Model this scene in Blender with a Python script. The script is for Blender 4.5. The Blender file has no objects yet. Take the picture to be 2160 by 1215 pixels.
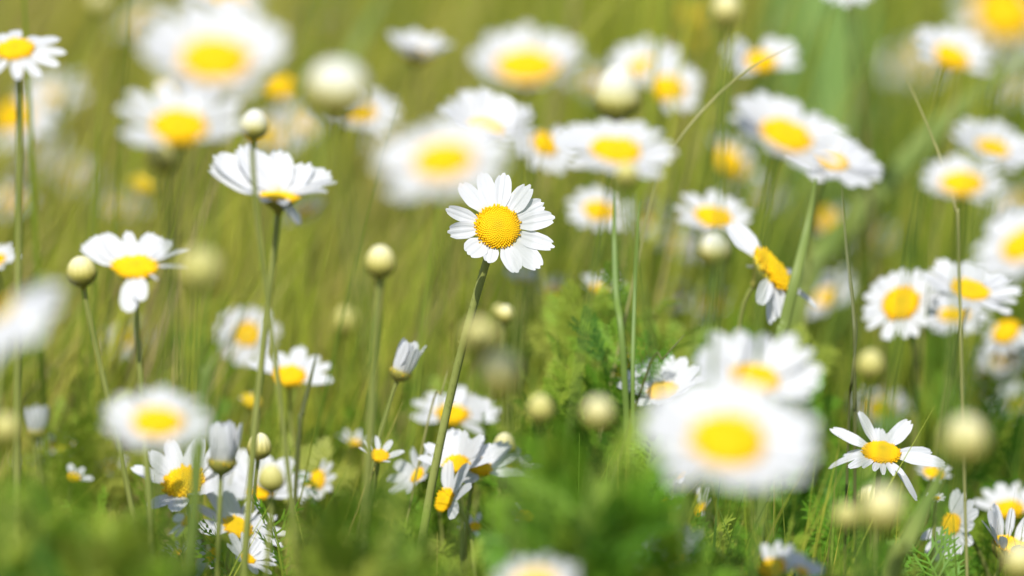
import bpy, math, random
import numpy as np
from mathutils import Matrix, Vector
R = math.radians
rng = random.Random(7)
nr = np.random.default_rng(11)
S = bpy.context.scene
C = S.collection

# ------------------------------------------------------------------ camera, sky, sun, exposure
CAM_H, PITCH, FOC = 0.45, R(10), 1.53
cd = bpy.data.cameras.new('camera'); cam = bpy.data.objects.new('camera', cd); C.objects.link(cam)
cam.location = (0, 0, CAM_H); cam.rotation_euler = (R(90) - PITCH, 0, 0)
cd.lens = 200; cd.sensor_width = 36; cd.clip_start = 0.05; cd.clip_end = 500
cd.dof.use_dof = True; cd.dof.focus_distance = FOC; cd.dof.aperture_fstop = 7.0
S.camera = cam
SUN_EL, SUN_AZ = R(53), R(-14)                 # azimuth measured from straight behind the camera, + to the right
w = bpy.data.worlds.new('World'); S.world = w; w.use_nodes = True
nt = w.node_tree; bg = nt.nodes['Background']
sky = nt.nodes.new('ShaderNodeTexSky'); sky.sky_type = 'NISHITA'; sky.sun_disc = False
sky.sun_elevation = SUN_EL; sky.sun_rotation = R(180) - SUN_AZ
nt.links.new(sky.outputs[0], bg.inputs[0]); bg.inputs[1].default_value = 0.11
sl = bpy.data.lights.new('sun', 'SUN'); sl.energy = 4.2; sl.angle = R(0.53); sl.color = (1, 0.97, 0.925)
so = bpy.data.objects.new('sun', sl); C.objects.link(so)
to_sun = Vector((math.sin(SUN_AZ) * math.cos(SUN_EL), -math.cos(SUN_AZ) * math.cos(SUN_EL), math.sin(SUN_EL)))
so.rotation_euler = to_sun.to_track_quat('Z', 'Y').to_euler(); so.location = (0, 0, 5)
S.view_settings.view_transform = 'Standard'; S.view_settings.look = 'None'
S.view_settings.exposure = 0.42; S.view_settings.gamma = 1
S.render.engine = 'CYCLES'
S.cycles.use_denoising = True
S.cycles.max_bounces = 7; S.cycles.diffuse_bounces = 4; S.cycles.transmission_bounces = 5; S.cycles.glossy_bounces = 2
S.cycles.use_adaptive_sampling = False

PXM = 0.18 / 2160                              # metres per photo pixel, per metre of depth
KB = (0.2 / 7.0) / (0.18 * FOC) * 2160         # blur of an infinitely far point in photo pixels
def depth(b):                                  # blur in photo pixels (minus = in front of the focus) -> distance
    return FOC / (1 + (-b) / KB) if b < 0 else FOC / (1 - b / KB)
FWD = Vector((0, math.cos(PITCH), -math.sin(PITCH))); UP = Vector((0, math.sin(PITCH), math.cos(PITCH))); RT = Vector((1, 0, 0))
def at(px, py, d):
    k = PXM * d
    return Vector((0, 0, CAM_H)) + FWD * d + RT * ((px - 1080) * k) + UP * ((607.5 - py) * k)

# ------------------------------------------------------------------ materials
def mat(name): 
    m = bpy.data.materials.new(name); m.use_nodes = True
    return m, m.node_tree, m.node_tree.nodes['Principled BSDF']
def leafy(m, nt, p, color_socket, trans, rough, spec=0.3, tboost=(1, 1, 1)):
    out = [n for n in nt.nodes if n.type == 'OUTPUT_MATERIAL'][0]
    tr = nt.nodes.new('ShaderNodeBsdfTranslucent'); mx = nt.nodes.new('ShaderNodeMixShader')
    mx.inputs[0].default_value = trans
    mu = nt.nodes.new('ShaderNodeMix'); mu.data_type = 'RGBA'; mu.blend_type = 'MULTIPLY'; mu.inputs[0].default_value = 1
    mu.inputs[7].default_value = (*tboost, 1)
    nt.links.new(color_socket, p.inputs['Base Color']); nt.links.new(color_socket, mu.inputs[6])
    nt.links.new(mu.outputs[2], tr.inputs[0])
    nt.links.new(p.outputs[0], mx.inputs[1]); nt.links.new(tr.outputs[0], mx.inputs[2]); nt.links.new(mx.outputs[0], out.inputs[0])
    p.inputs['Roughness'].default_value = rough; p.inputs['Specular IOR Level'].default_value = spec
def ramp(nt, fac, stops):
    r = nt.nodes.new('ShaderNodeValToRGB'); e = r.color_ramp.elements
    while len(e) < len(stops): e.new(0.5)
    for el, (pos, c) in zip(e, stops): el.position = pos; el.color = (*c, 1)
    nt.links.new(fac, r.inputs[0]); return r.outputs[0]
def attr(nt, name):
    a = nt.nodes.new('ShaderNodeAttribute'); a.attribute_name = name; return a.outputs['Fac']
def noise(nt, scale, detail=3, coord='Object'):
    tc = nt.nodes.new('ShaderNodeTexCoord'); n = nt.nodes.new('ShaderNodeTexNoise')
    n.inputs['Scale'].default_value = scale; n.inputs['Detail'].default_value = detail
    nt.links.new(tc.outputs[coord], n.inputs['Vector']); return n.outputs['Fac']

def petal_material():
    m, nt, p = mat('petal_white')
    uv = nt.nodes.new('ShaderNodeUVMap'); sep = nt.nodes.new('ShaderNodeSeparateXYZ'); nt.links.new(uv.outputs[0], sep.inputs[0])
    base = ramp(nt, sep.outputs['Y'], [(0.0, (0.60, 0.56, 0.24)), (0.08, (0.65, 0.645, 0.56)), (0.2, (0.675, 0.68, 0.68)), (1, (0.68, 0.685, 0.69))])
    oi = nt.nodes.new('ShaderNodeObjectInfo'); ad = nt.nodes.new('ShaderNodeVectorMath'); ad.operation = 'MULTIPLY_ADD'
    ad.inputs[1].default_value = (7, 14, 1); cv = nt.nodes.new('ShaderNodeCombineXYZ'); ml = nt.nodes.new('ShaderNodeMath'); ml.operation = 'MULTIPLY'; ml.inputs[1].default_value = 91.7
    nt.links.new(oi.outputs['Random'], ml.inputs[0]); nt.links.new(ml.outputs[0], cv.inputs[0]); nt.links.new(ml.outputs[0], cv.inputs[1]); nt.links.new(cv.outputs[0], ad.inputs[2]); nt.links.new(uv.outputs[0], ad.inputs[0])
    vo = nt.nodes.new('ShaderNodeTexVoronoi'); vo.inputs['Scale'].default_value = 1.0; nt.links.new(ad.outputs[0], vo.inputs['Vector'])
    c1 = nt.nodes.new('ShaderNodeMath'); c1.operation = 'LESS_THAN'; c1.inputs[1].default_value = 0.13; nt.links.new(vo.outputs['Distance'], c1.inputs[0])
    sc = nt.nodes.new('ShaderNodeSeparateColor'); nt.links.new(vo.outputs['Color'], sc.inputs[0])
    c2 = nt.nodes.new('ShaderNodeMath'); c2.operation = 'LESS_THAN'; c2.inputs[1].default_value = 0.05; nt.links.new(sc.outputs[0], c2.inputs[0])
    c3 = nt.nodes.new('ShaderNodeMath'); c3.operation = 'MULTIPLY'; nt.links.new(c1.outputs[0], c3.inputs[0]); nt.links.new(c2.outputs[0], c3.inputs[1])
    mx = nt.nodes.new('ShaderNodeMix'); mx.data_type = 'RGBA'; mx.inputs[7].default_value = (0.70, 0.52, 0.12, 1)
    nt.links.new(c3.outputs[0], mx.inputs[0]); nt.links.new(base, mx.inputs[6]); base = mx.outputs[2]
    leafy(m, nt, p, base, 0.33, 0.55, 0.25)
    wv = nt.nodes.new('ShaderNodeTexWave'); wv.inputs['Scale'].default_value = 2.6; wv.inputs['Distortion'].default_value = 0.6
    mp = nt.nodes.new('ShaderNodeMapping'); mp.inputs['Scale'].default_value = (1, 0.06, 1)
    nt.links.new(uv.outputs[0], mp.inputs[0]); nt.links.new(mp.outputs[0], wv.inputs['Vector'])
    b = nt.nodes.new('ShaderNodeBump'); b.inputs['Strength'].default_value = 0.10; b.inputs['Distance'].default_value = 0.0004
    nt.links.new(wv.outputs['Fac'], b.inputs['Height']); nt.links.new(b.outputs[0], p.inputs['Normal'])
    return m
def simple(name, c1, c2, scale, trans=0.0, rough=0.6, spec=0.3):
    m, nt, p = mat(name)
    col = ramp(nt, noise(nt, scale), [(0.3, c1), (0.7, c2)])
    leafy(m, nt, p, col, trans, rough, spec)
    return m
M_PETAL = petal_material()
def floret_material():
    m, nt, p = mat('floret_yellow')
    leafy(m, nt, p, ramp(nt, attr(nt, 'tone'), [(0.0, (0.74, 0.54, 0.02)), (0.28, (0.92, 0.65, 0.010)), (0.7, (0.97, 0.67, 0.008)), (0.9, (0.96, 0.60, 0.006)), (1.0, (0.82, 0.45, 0.006))]), 0.22, 0.55, 0.2)
    return m
M_FLORET = floret_material()
M_DISC = simple('disc_base_yellow', (0.62, 0.42, 0.004), (0.78, 0.54, 0.006), 4.0, 0.05, 0.7, 0.15)
M_OLD = simple('old_disc_ochre', (0.50, 0.38, 0.03), (0.68, 0.54, 0.06), 4.0, 0.05, 0.7, 0.15)
def calyx_material():
    m, nt, p = mat('calyx_green')
    uv = nt.nodes.new('ShaderNodeUVMap'); mp = nt.nodes.new('ShaderNodeMapping'); mp.inputs['Scale'].default_value = (9, 2.4, 1)
    br = nt.nodes.new('ShaderNodeTexBrick'); br.inputs['Scale'].default_value = 1.0; br.inputs['Mortar Size'].default_value = 0.035; br.inputs['Mortar Smooth'].default_value = 0.8
    br.inputs['Color1'].default_value = (0.24, 0.25, 0.035, 1); br.inputs['Color2'].default_value = (0.36, 0.34, 0.06, 1); br.inputs['Mortar'].default_value = (0.30, 0.20, 0.07, 1)
    nt.links.new(uv.outputs[0], mp.inputs[0]); nt.links.new(mp.outputs[0], br.inputs[0])
    leafy(m, nt, p, br.outputs[0], 0.1, 0.6, 0.25); return m
M_CALYX = calyx_material()
M_STEMG = simple('stem_grass_green', (0.10, 0.17, 0.028), (0.17, 0.24, 0.045), 60.0, 0.05, 0.5)
M_STEM = simple('stem_green', (0.19, 0.22, 0.045), (0.29, 0.31, 0.085), 60.0, 0.05, 0.5)
def bud_lines(nt, sep, col, c=(0.42, 0.40, 0.10, 1)):
    m1 = nt.nodes.new('ShaderNodeMath'); m1.operation = 'MULTIPLY'; m1.inputs[1].default_value = math.pi * 13; nt.links.new(sep.outputs['X'], m1.inputs[0])
    m2 = nt.nodes.new('ShaderNodeMath'); m2.operation = 'SINE'; nt.links.new(m1.outputs[0], m2.inputs[0])
    m3 = nt.nodes.new('ShaderNodeMath'); m3.operation = 'ABSOLUTE'; nt.links.new(m2.outputs[0], m3.inputs[0])
    mr = nt.nodes.new('ShaderNodeMapRange'); mr.inputs[1].default_value = 0.05; mr.inputs[2].default_value = 0.45; mr.inputs[3].default_value = 0.75; mr.inputs[4].default_value = 0.0
    nt.links.new(m3.outputs[0], mr.inputs[0]); mx = nt.nodes.new('ShaderNodeMix'); mx.data_type = 'RGBA'; mx.inputs[7].default_value = c
    nt.links.new(mr.outputs[0], mx.inputs[0]); nt.links.new(col, mx.inputs[6]); return mx.outputs[2]
def bud_material():
    m, nt, p = mat('bud_cream')
    uv = nt.nodes.new('ShaderNodeUVMap'); sep = nt.nodes.new('ShaderNodeSeparateXYZ'); nt.links.new(uv.outputs[0], sep.inputs[0])
    col = ramp(nt, sep.outputs['Y'], [(0.42, (0.40, 0.36, 0.06)), (0.58, (0.62, 0.55, 0.17)), (0.74, (0.82, 0.75, 0.38)), (1, (0.84, 0.80, 0.54))])
    leafy(m, nt, p, bud_lines(nt, sep, col), 0.15, 0.6, 0.2); return m
M_BUD = bud_material()
def green_bud_material():
    m, nt, p = mat('bud_pale_green')
    uv = nt.nodes.new('ShaderNodeUVMap'); sep = nt.nodes.new('ShaderNodeSeparateXYZ'); nt.links.new(uv.outputs[0], sep.inputs[0])
    col = ramp(nt, sep.outputs['Y'], [(0.38, (0.36, 0.34, 0.06)), (0.62, (0.58, 0.53, 0.16)), (1, (0.72, 0.67, 0.32))])
    leafy(m, nt, p, bud_lines(nt, sep, col), 0.15, 0.6, 0.2); return m
M_GBUD = green_bud_material()
def white_bud_material():
    m, nt, p = mat('bud_white')
    uv = nt.nodes.new('ShaderNodeUVMap'); sep = nt.nodes.new('ShaderNodeSeparateXYZ'); nt.links.new(uv.outputs[0], sep.inputs[0])
    col = ramp(nt, sep.outputs['Y'], [(0.42, (0.42, 0.38, 0.07)), (0.56, (0.68, 0.63, 0.27)), (0.7, (0.76, 0.75, 0.62)), (1, (0.76, 0.76, 0.72))])
    leafy(m, nt, p, bud_lines(nt, sep, col, (0.58, 0.56, 0.30, 1)), 0.18, 0.75, 0.1); return m
M_WBUD = white_bud_material()
def tone_material(name, stops, trans, rough=0.5):
    m, nt, p = mat(name)
    leafy(m, nt, p, ramp(nt, attr(nt, 'tone'), stops), trans, rough, 0.3, (1.0, 1.05, 0.7)); return m
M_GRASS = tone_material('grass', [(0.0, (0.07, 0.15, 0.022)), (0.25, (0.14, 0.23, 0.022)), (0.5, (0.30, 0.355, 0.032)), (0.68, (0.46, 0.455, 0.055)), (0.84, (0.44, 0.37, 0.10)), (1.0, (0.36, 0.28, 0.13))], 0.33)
M_LEAF = tone_material('feathery_leaf', [(0.0, (0.06, 0.17, 0.018)), (0.35, (0.15, 0.33, 0.02)), (0.65, (0.28, 0.38, 0.035)), (1.0, (0.42, 0.44, 0.08))], 0.35)
M_BLADE = simple('blade_green', (0.17, 0.25, 0.05), (0.28, 0.34, 0.08), 40, 0.3, 0.5)
M_BLADEDRY = simple('blade_straw', (0.30, 0.30, 0.10), (0.42, 0.40, 0.15), 60, 0.25, 0.5)
M_BLADEDARK = simple('blade_dark', (0.09, 0.11, 0.03), (0.15, 0.16, 0.05), 40, 0.2, 0.5)
M_BROAD = simple('broad_leaf_green', (0.20, 0.33, 0.07), (0.27, 0.40, 0.11), 25, 0.3, 0.4)
M_SOIL = simple('soil', (0.07, 0.06, 0.025), (0.13, 0.12, 0.05), 30, 0, 0.9, 0.1)

# ------------------------------------------------------------------ mesh helpers
def mesh_from(name, verts, faces, mats, uv=None, fmat=None, tone=None, smooth=True):
    me = bpy.data.meshes.new(name)
    verts = np.asarray(verts, np.float32)
    if isinstance(faces, np.ndarray):
        nf, k = faces.shape
        me.vertices.add(len(verts)); me.vertices.foreach_set('co', verts.ravel())
        me.loops.add(nf * k); me.loops.foreach_set('vertex_index', faces.astype(np.int32).ravel())
        me.polygons.add(nf); me.polygons.foreach_set('loop_start', np.arange(0, nf * k, k, dtype=np.int32))
        me.update(calc_edges=True)
    else:
        me.from_pydata([tuple(map(float, v)) for v in verts], [], faces)
    for m in (mats if isinstance(mats, (list, tuple)) else [mats]): me.materials.append(m)
    if smooth: me.polygons.foreach_set('use_smooth', np.ones(len(me.polygons), bool))
    if fmat is not None: me.polygons.foreach_set('material_index', np.asarray(fmat, np.int32))
    if uv is not None:
        l = me.uv_layers.new(name='UVMap'); vi = np.empty(len(me.loops), np.int32); me.loops.foreach_get('vertex_index', vi)
        l.data.foreach_set('uv', np.asarray(uv, np.float32)[vi].ravel())
    if tone is not None:
        a = me.attributes.new('tone', 'FLOAT', 'POINT'); a.data.foreach_set('value', np.asarray(tone, np.float32))
    me.update(); return me
def grid_faces(nu, nv, wrap=False):
    f = []
    for j in range(nv - 1):
        for i in range(nu if wrap else nu - 1):
            i2 = (i + 1) % nu
            f.append((j * nu + i, j * nu + i2, (j + 1) * nu + i2, (j + 1) * nu + i))
    return f

# petals: unit length along +Y, face up +Z
def petal_mesh(k, wid, curve, notch, cup, twist=0.0):
    r = random.Random(100 + k); nu, nv = 15, 12
    V, UV = [], []
    n1, n2 = r.uniform(-0.42, -0.2), r.uniform(0.2, 0.42); d1, d2 = notch * r.uniform(0.4, 1.3), notch * r.uniform(0.4, 1.3)
    sk = r.uniform(-0.05, 0.05); bend = r.uniform(-0.06, 0.06)
    for j in range(nv):
        v = j / (nv - 1)
        for i in range(nu):
            u = -1 + 2 * i / (nu - 1)
            T = 1 - 0.26 * abs(u) ** 2.6 - d1 * math.exp(-((u - n1) / 0.13) ** 2) - d2 * math.exp(-((u - n2) / 0.13) ** 2) + sk * u
            s = min(1, v / 0.55); s = s * s * (3 - 2 * s)
            hw = 0.5 * wid * (0.50 + 0.50 * s) * (1 - 0.10 * max(0, v - 0.6) ** 2 / 0.16)
            y = v * T; x = u * hw + bend * v * v
            groove = -0.030 * (math.exp(-((u - 0.33) / 0.16) ** 2) + math.exp(-((u + 0.33) / 0.16) ** 2)) * min(1, v * 3)
            z = curve * y * y + cup * wid * u * u * (0.4 + v) + groove + twist * u * v * wid
            V.append((x, y, z)); UV.append((i / (nu - 1), v))
    return mesh_from('petal', V, grid_faces(nu, nv), M_PETAL, UV)
PET = [petal_mesh(k, *a) for k, a in enumerate([
    (0.46, -0.03, 0.06, 0.05), (0.50, -0.06, 0.05, 0.03), (0.44, 0.02, 0.08, 0.06), (0.46, -0.10, 0.06, 0.02),
    (0.38, -0.02, 0.05, 0.07), (0.52, 0.04, 0.07, 0.04), (0.46, -0.08, 0.05, -0.03), (0.48, 0.00, 0.09, 0.05, 0.15)])]
PET_DROOP = petal_mesh(20, 0.36, -0.42, 0.04, -0.05)
PET_NARROW = petal_mesh(21, 0.26, -0.05, 0.03, 0.15)
PET_CUP = petal_mesh(22, 0.40, 0.22, 0.05, 0.15)

def lathe(prof, n, ridge=None):
    V, UV = [], []
    for j, (r, z) in enumerate(prof):
        for i in range(n):
            a = 2 * math.pi * i / n
            k = ridge(a, j / (len(prof) - 1)) if ridge else 1
            V.append((r * k * math.cos(a), r * k * math.sin(a), z)); UV.append((i / n, j / (len(prof) - 1)))
    return V, grid_faces(n, len(prof), True), UV
def disc_mesh(n, h, open_ring=0.25, seed=1, mf=None, hole=0.0):
    r = random.Random(seed)
    prof = [(math.sin(t) if t < math.pi / 2 else 1.0, h * math.cos(t)) for t in [math.pi / 2 * i / 10 for i in range(10, -1, -1)]]
    prof = [(1.0, -0.10)] + prof; prof[-1] = (0.001, h)
    V, F, _ = lathe(prof, 32); V = list(V); F = list(F); mi = [1] * len(F); tone = [0.6] * len(V)
    ga = math.pi * (3 - 5 ** 0.5); s0 = 1.02 / n ** 0.5
    for i in range(n):
        q = math.sqrt((i + 0.5) / n); a = i * ga
        q2 = q * (1.02 + 0.03 * r.random())
        z = h * math.sqrt(max(0, 1 - min(1, q) ** 2)); nrm = Vector((q * math.cos(a) * h * 1.6 + 1e-6, q * math.sin(a) * h * 1.6, 1.0 - 0.55 * q ** 3)).normalized()
        P = Vector((q2 * math.cos(a), q2 * math.sin(a), z))
        outer = max(0, (q - (1 - open_ring)) / open_ring)
        s = s0 * (0.86 + 0.30 * outer) * r.uniform(0.9, 1.1); hh = s * (0.9 + 1.3 * outer * r.uniform(0.5, 1.3))
        t1 = nrm.orthogonal().normalized(); t2 = nrm.cross(t1)
        b = len(V); m = 6; tone += [min(1, max(0, q + r.uniform(-0.12, 0.06)))] * 19
        if q > 0.8: s *= r.uniform(0.75, 1.15); hh *= r.uniform(0.6, 1.5)
        for kk, (rr, zz) in enumerate([(0.75, -0.3), (0.95, 0.45), (0.62, 0.95)]):
            for e in range(m):
                an = 2 * math.pi * e / m
                V.append(P + t1 * (math.cos(an) * s * rr) + t2 * (math.sin(an) * s * rr) + nrm * (hh * zz))
        V.append(P + nrm * hh * (1.1 - 0.45 * outer))
        for lv in range(2):
            for e in range(m):
                F.append((b + lv * m + e, b + lv * m + (e + 1) % m, b + (lv + 1) * m + (e + 1) % m, b + (lv + 1) * m + e)); mi.append(0)
        for e in range(m): F.append((b + 2 * m + e, b + 2 * m + (e + 1) % m, b + 3 * m)); mi.append(0)
    return mesh_from('disc', V, F, [mf or M_FLORET, M_DISC], fmat=mi, tone=tone)
DISC_FINE = disc_mesh(430, 0.42, 0.28, 1)
DISCS = [disc_mesh(150, 0.40, 0.3, 2), disc_mesh(130, 0.50, 0.25, 3), disc_mesh(160, 0.34, 0.35, 4)]
DISC_OLD = disc_mesh(130, 0.62, 0.3, 5, M_OLD)
def calyx_ridge(n, amp): return lambda a, v: 1 + amp * abs(math.cos(n * a / 2)) - amp * 0.5 + 0.02 * math.sin(7 * v * 6)
V, F, UV = lathe([(0.16, -0.95), (0.22, -0.78), (0.42, -0.58), (0.70, -0.36), (0.92, -0.16), (1.03, -0.02), (0.98, 0.02)], 40, calyx_ridge(20, 0.05))
CALYX = mesh_from('calyx', V, F, M_CALYX, UV)
V, F, UV = lathe([(0.14, -1.35), (0.20, -1.05), (0.55, -0.86), (0.86, -0.56), (1.01, -0.22), (1.04, 0.02), (1.005, 0.10)], 40, calyx_ridge(18, 0.06))
BUD_CALYX = mesh_from('calyx', V, F, M_CALYX, UV)
def bud_head(seed, top, flat, m):
    r = random.Random(seed); prof = []
    for i in range(15):
        t = -math.pi / 2 + math.pi * i / 14
        z = math.sin(t); z = z * (top if z > 0 else 0.8)
        rr = math.cos(t) ** flat * (1 - 0.16 * max(0, math.sin(t)) ** 1.5) if abs(math.cos(t)) > 1e-6 else 0
        prof.append((max(rr, 0.02), z))
    ph = r.random() * 6
    return mesh_from('bud_petals', *(lambda q: (q[0], q[1], m, q[2]))(lathe(prof, 52, lambda a, v: 1 + (0.12 * abs(math.cos(6.5 * a + ph + 0.9 * v)) - 0.08) * min(1, max(0, (v - 0.25) * 3)))))
BUDS = [bud_head(1, 1.15, 0.85, M_BUD), bud_head(2, 1.3, 0.95, M_BUD), bud_head(3, 1.1, 0.8, M_BUD)]
WBUDS = [bud_head(6, 1.15, 0.8, M_WBUD), bud_head(7, 1.25, 0.9, M_WBUD)]
WBROAD = [bud_head(8, 0.92, 0.62, M_WBUD)]
GBUDS = [bud_head(4, 1.1, 0.9, M_GBUD), bud_head(5, 1.25, 0.95, M_GBUD)]

def tube(path, radii, n=8, hairs=0, hr=None):
    V, F = [], []
    for j, p in enumerate(path):
        t = (path[min(j + 1, len(path) - 1)] - path[max(j - 1, 0)]).normalized()
        a = t.cross(Vector((0.3, 1, 0.1))).normalized(); b = t.cross(a)
        for i in range(n):
            an = 2 * math.pi * i / n; rr = radii[j] * (1 + 0.10 * math.cos(3 * an))
            V.append(p + a * (math.cos(an) * rr) + b * (math.sin(an) * rr))
    F = grid_faces(n, len(path), True)
    for _ in range(hairs):
        j = hr.random() * (len(path) - 1.01); k = int(j); p = path[k].lerp(path[k + 1], j - k)
        t = (path[k + 1] - path[k]).normalized(); a = t.orthogonal().normalized(); b = t.cross(a); an = hr.random() * 6.283
        d = (a * math.cos(an) + b * math.sin(an)); q = p + d * radii[k] * 0.9; L = hr.uniform(0.0006, 0.0014)
        e = q + d * L - t * L * 0.5; sd = t.cross(d) * 0.00006; i0 = len(V)
        V += [q - sd, q + sd, e, q + t * 0.0001]; F += [(i0, i0 + 1, i0 + 2), (i0, i0 + 2, i0 + 3)]
    return V, F
def bez(P, n):
    out = []
    for i in range(n):
        t = i / (n - 1); s = 1 - t
        out.append(P[0] * s ** 3 + P[1] * (3 * s * s * t) + P[2] * (3 * s * t * t) + P[3] * t ** 3)
    return out

# ------------------------------------------------------------------ tagging
def link(name, me, M, parent, base):
    o = bpy.data.objects.new(name, me); C.objects.link(o); o.parent = parent
    o.matrix_basis = Matrix.Translation(-base) @ M
    return o
def root(name, base, label, cat, group):
    e = bpy.data.objects.new(name, None); C.objects.link(e); e.location = base; e.empty_display_size = 0.01
    e['label'] = label; e['category'] = cat
    if group: e['group'] = group
    return e
def frame(a, roll):
    t = math.acos(max(-1, min(1, a))); ph = R(roll)                    # roll: picture direction of the facing, 0 = up, + = to the right
    n = (RT * (math.sin(t) * math.sin(ph)) + UP * (math.sin(t) * math.cos(ph)) - FWD * math.cos(t)).normalized()
    y = (UP - n * UP.dot(n))
    if y.length < 0.25: y = FWD - n * FWD.dot(n)
    y.normalize(); x = y.cross(n)
    return n, Matrix((x, y, n)).transposed().to_4x4()
def make_stem(e, base, head, n, rad, lean_mid=0.0, hairs=0, back=0.02):
    z = head.z
    if abs(head.y - FOC) > 0.16: rad *= 0.42
    elif hairs == 0: rad *= 0.6
    P = [head, head - n * min(back, z * 0.3), Vector((base.x + lean_mid + rng.uniform(-0.012, 0.012), base.y + rng.uniform(-0.01, 0.01), z * 0.5)), base]
    path = bez(P, 20); rr = [rad * (1.05 + 0.25 * i / 19) for i in range(20)]
    V, F = tube([p - base for p in path], rr, 8, hairs, rng)
    return link('stem', mesh_from('stem', V, F, M_STEMG if head.y < 1.36 else M_STEM), Matrix.Translation(base), e, base)

CLEARINGS = []
GF, GB, GH, GO = 'open daisies of the meadow', 'closed daisy buds of the meadow', 'half open daisies of the meadow', 'daisies without petals in the meadow'
def daisy(x, y, dw, W, a, roll, blur, label, n=15, up=8, gaps=(), petals=None, lean=None, wid=1.0, jit=1.0, name='daisy', group=GF,
          disc=None, dh=1.0, rad=0.0009, hairs=0, back=0.02, cup=False, fine=False, cal=None, dz=0.0, **kw):
    d = depth(blur); k = PXM * d; c = at(x, y, d); nrm, Fm = frame(a, roll)
    if blur < -28: dw = dw * 1.12
    rd = dw * k / 2 * (0.93 if fine else 1); L = max(0.3 * rd, (W - dw) * k / 2 + 0.12 * rd)
    lean = rng.uniform(-0.10, 0.10) if lean is None else lean
    base = Vector((c.x + lean * c.z, c.y + rng.uniform(-0.015, 0.015), 0))
    if blur > 0: CLEARINGS.append((c.x, c.y, c.z - W * k * 0.5 * max(a, 0.3), W * k * 0.5))
    e = root(name, base, label, 'daisy', group)
    H = Matrix.Translation(c) @ Fm
    make_stem(e, base, c - nrm * rd * 0.75, nrm, rad, 0, hairs, back)
    link('calyx', cal or CALYX, H @ Matrix.Diagonal((rd, rd, rd, 1)), e, base)
    dm = disc or (DISC_FINE if fine else rng.choice(DISCS))
    link('disc', dm, H @ Matrix.Translation((0, 0, -dz * rd)) @ Matrix.Rotation(rng.random() * 6, 4, 'Z') @ Matrix.Diagonal((rd * (1 - 0.12 * (dz > 0)), rd * (1 - 0.12 * (dz > 0)), rd * dh, 1)), e, base)
    specs = []
    tips = kw.get('tips') or []
    for i, q in enumerate(tips):                  # petals given by where their tips are: (px, py, width, real length in px, petal mesh, toward the camera?)
        tx, ty, wf, Lp = q[:4]; me = q[4] if len(q) > 4 and q[4] else PET[i % 6]; sg = q[5] if len(q) > 5 else 1
        ax = Fm.to_3x3(); m2 = Matrix(((ax.col[0].dot(RT), ax.col[1].dot(RT)), (ax.col[0].dot(UP), ax.col[1].dot(UP))))
        v = m2.inverted() @ Vector((tx - x, y - ty)); v.normalize()
        if len(q) > 6: v = Vector((math.cos(R(q[6])), math.sin(R(q[6]))))
        B = c + (ax.col[0] * v[0] + ax.col[1] * v[1]) * rd * 0.84 + nrm * rd * (0.03 * (i % 3))
        T0 = at(tx, ty, d); D2 = T0 - B; D2 = D2 - FWD * D2.dot(FWD); Ld = max(Lp * k, D2.length * 1.01)
        Y = (D2 - FWD * sg * math.sqrt(Ld ** 2 - D2.length ** 2)).normalized()
        zz = nrm * (1 - kw.get('face', 0)) - FWD * kw.get('face', 0); Z = (zz - Y * zz.dot(Y)); Z.normalize(); X = Y.cross(Z)
        M = Matrix((X, Y, Z)).transposed().to_4x4(); M.translation = B
        link('petal', me, M @ Matrix.Diagonal((Ld * wf, Ld, Ld, 1)), e, base)
    if tips: pass
    elif petals is not None:
        for q in petals: specs.append(q)
    else:
        a0 = rng.random() * 360
        for i in range(n):
            an = (a0 + 360 * i / n + rng.uniform(-5, 5) * jit) % 360
            if any((an - g0) % 360 < (g1 - g0) % 360 for g0, g1 in gaps): continue
            specs.append((an, rng.uniform(0.88, 1.06), wid * rng.uniform(0.9, 1.12), up + rng.uniform(-7, 7) * jit, PET_CUP if cup else None))
    for i, q in enumerate(specs):
        an, lf, wf, ra = q[:4]; me = q[4] if len(q) > 4 and q[4] is not None else rng.choice(PET)
        r0 = q[5] if len(q) > 5 else 0.84
        M = H @ Matrix.Rotation(R(an - 90), 4, 'Z') @ Matrix.Translation((0, rd * r0, rd * (0.02 + 0.03 * (i % 3)))) \
            @ Matrix.Rotation(R(ra), 4, 'X') @ Matrix.Rotation(R(rng.uniform(-9, 9) * jit), 4, 'Y') @ Matrix.Diagonal((L * lf * wf, L * lf, L * lf, 1))
        link('petal', me, M, e, base)
    return e
def bud(x, y, W, a, roll, blur, label, green=False, lean=None, rad=0.0010, tall=1.0, k_c=1.0):
    d = depth(blur); k = PXM * d; c = at(x, y, d); nrm, Fm = frame(a, roll); r = W * k / 2 * (0.84 if blur > -28 else 0.88)
    lean = rng.uniform(-0.08, 0.08) if lean is None else lean
    base = Vector((c.x + lean * c.z, c.y + rng.uniform(-0.01, 0.01), 0))
    e = root('daisy_bud', base, label, 'daisy bud', GB)
    H = Matrix.Translation(c) @ Fm
    make_stem(e, base, c - nrm * r * 1.1, nrm, rad)
    link('calyx', BUD_CALYX, H @ Matrix.Diagonal((r, r, r * k_c, 1)), e, base)
    link('bud_petals', rng.choice(WBROAD if green == 'broad' else WBUDS if green == 'white' else GBUDS if green else BUDS), H @ Matrix.Rotation(rng.random() * 6, 4, 'Z') @ Matrix.Diagonal((r, r, r * tall, 1)), e, base)
    return e
def half_open(x, y, dw, Lpx, a, roll, blur, label, up=62, n=13, **kw):
    return daisy(x, y, dw, dw + 2 * Lpx, a, roll, blur, label, n=n, up=up, name='half_open_daisy', group=GH, cup=kw.pop('cup', False), cal=BUD_CALYX, dz=kw.pop('dz', 0.1), **kw)
def spent(x, y, dw, a, roll, blur, label, **kw):
    return daisy(x, y, dw, dw, a, roll, blur, label, petals=kw.pop('petals', []), name='spent_daisy', group=GO, disc=kw.pop('disc', DISC_OLD), **kw)

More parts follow.
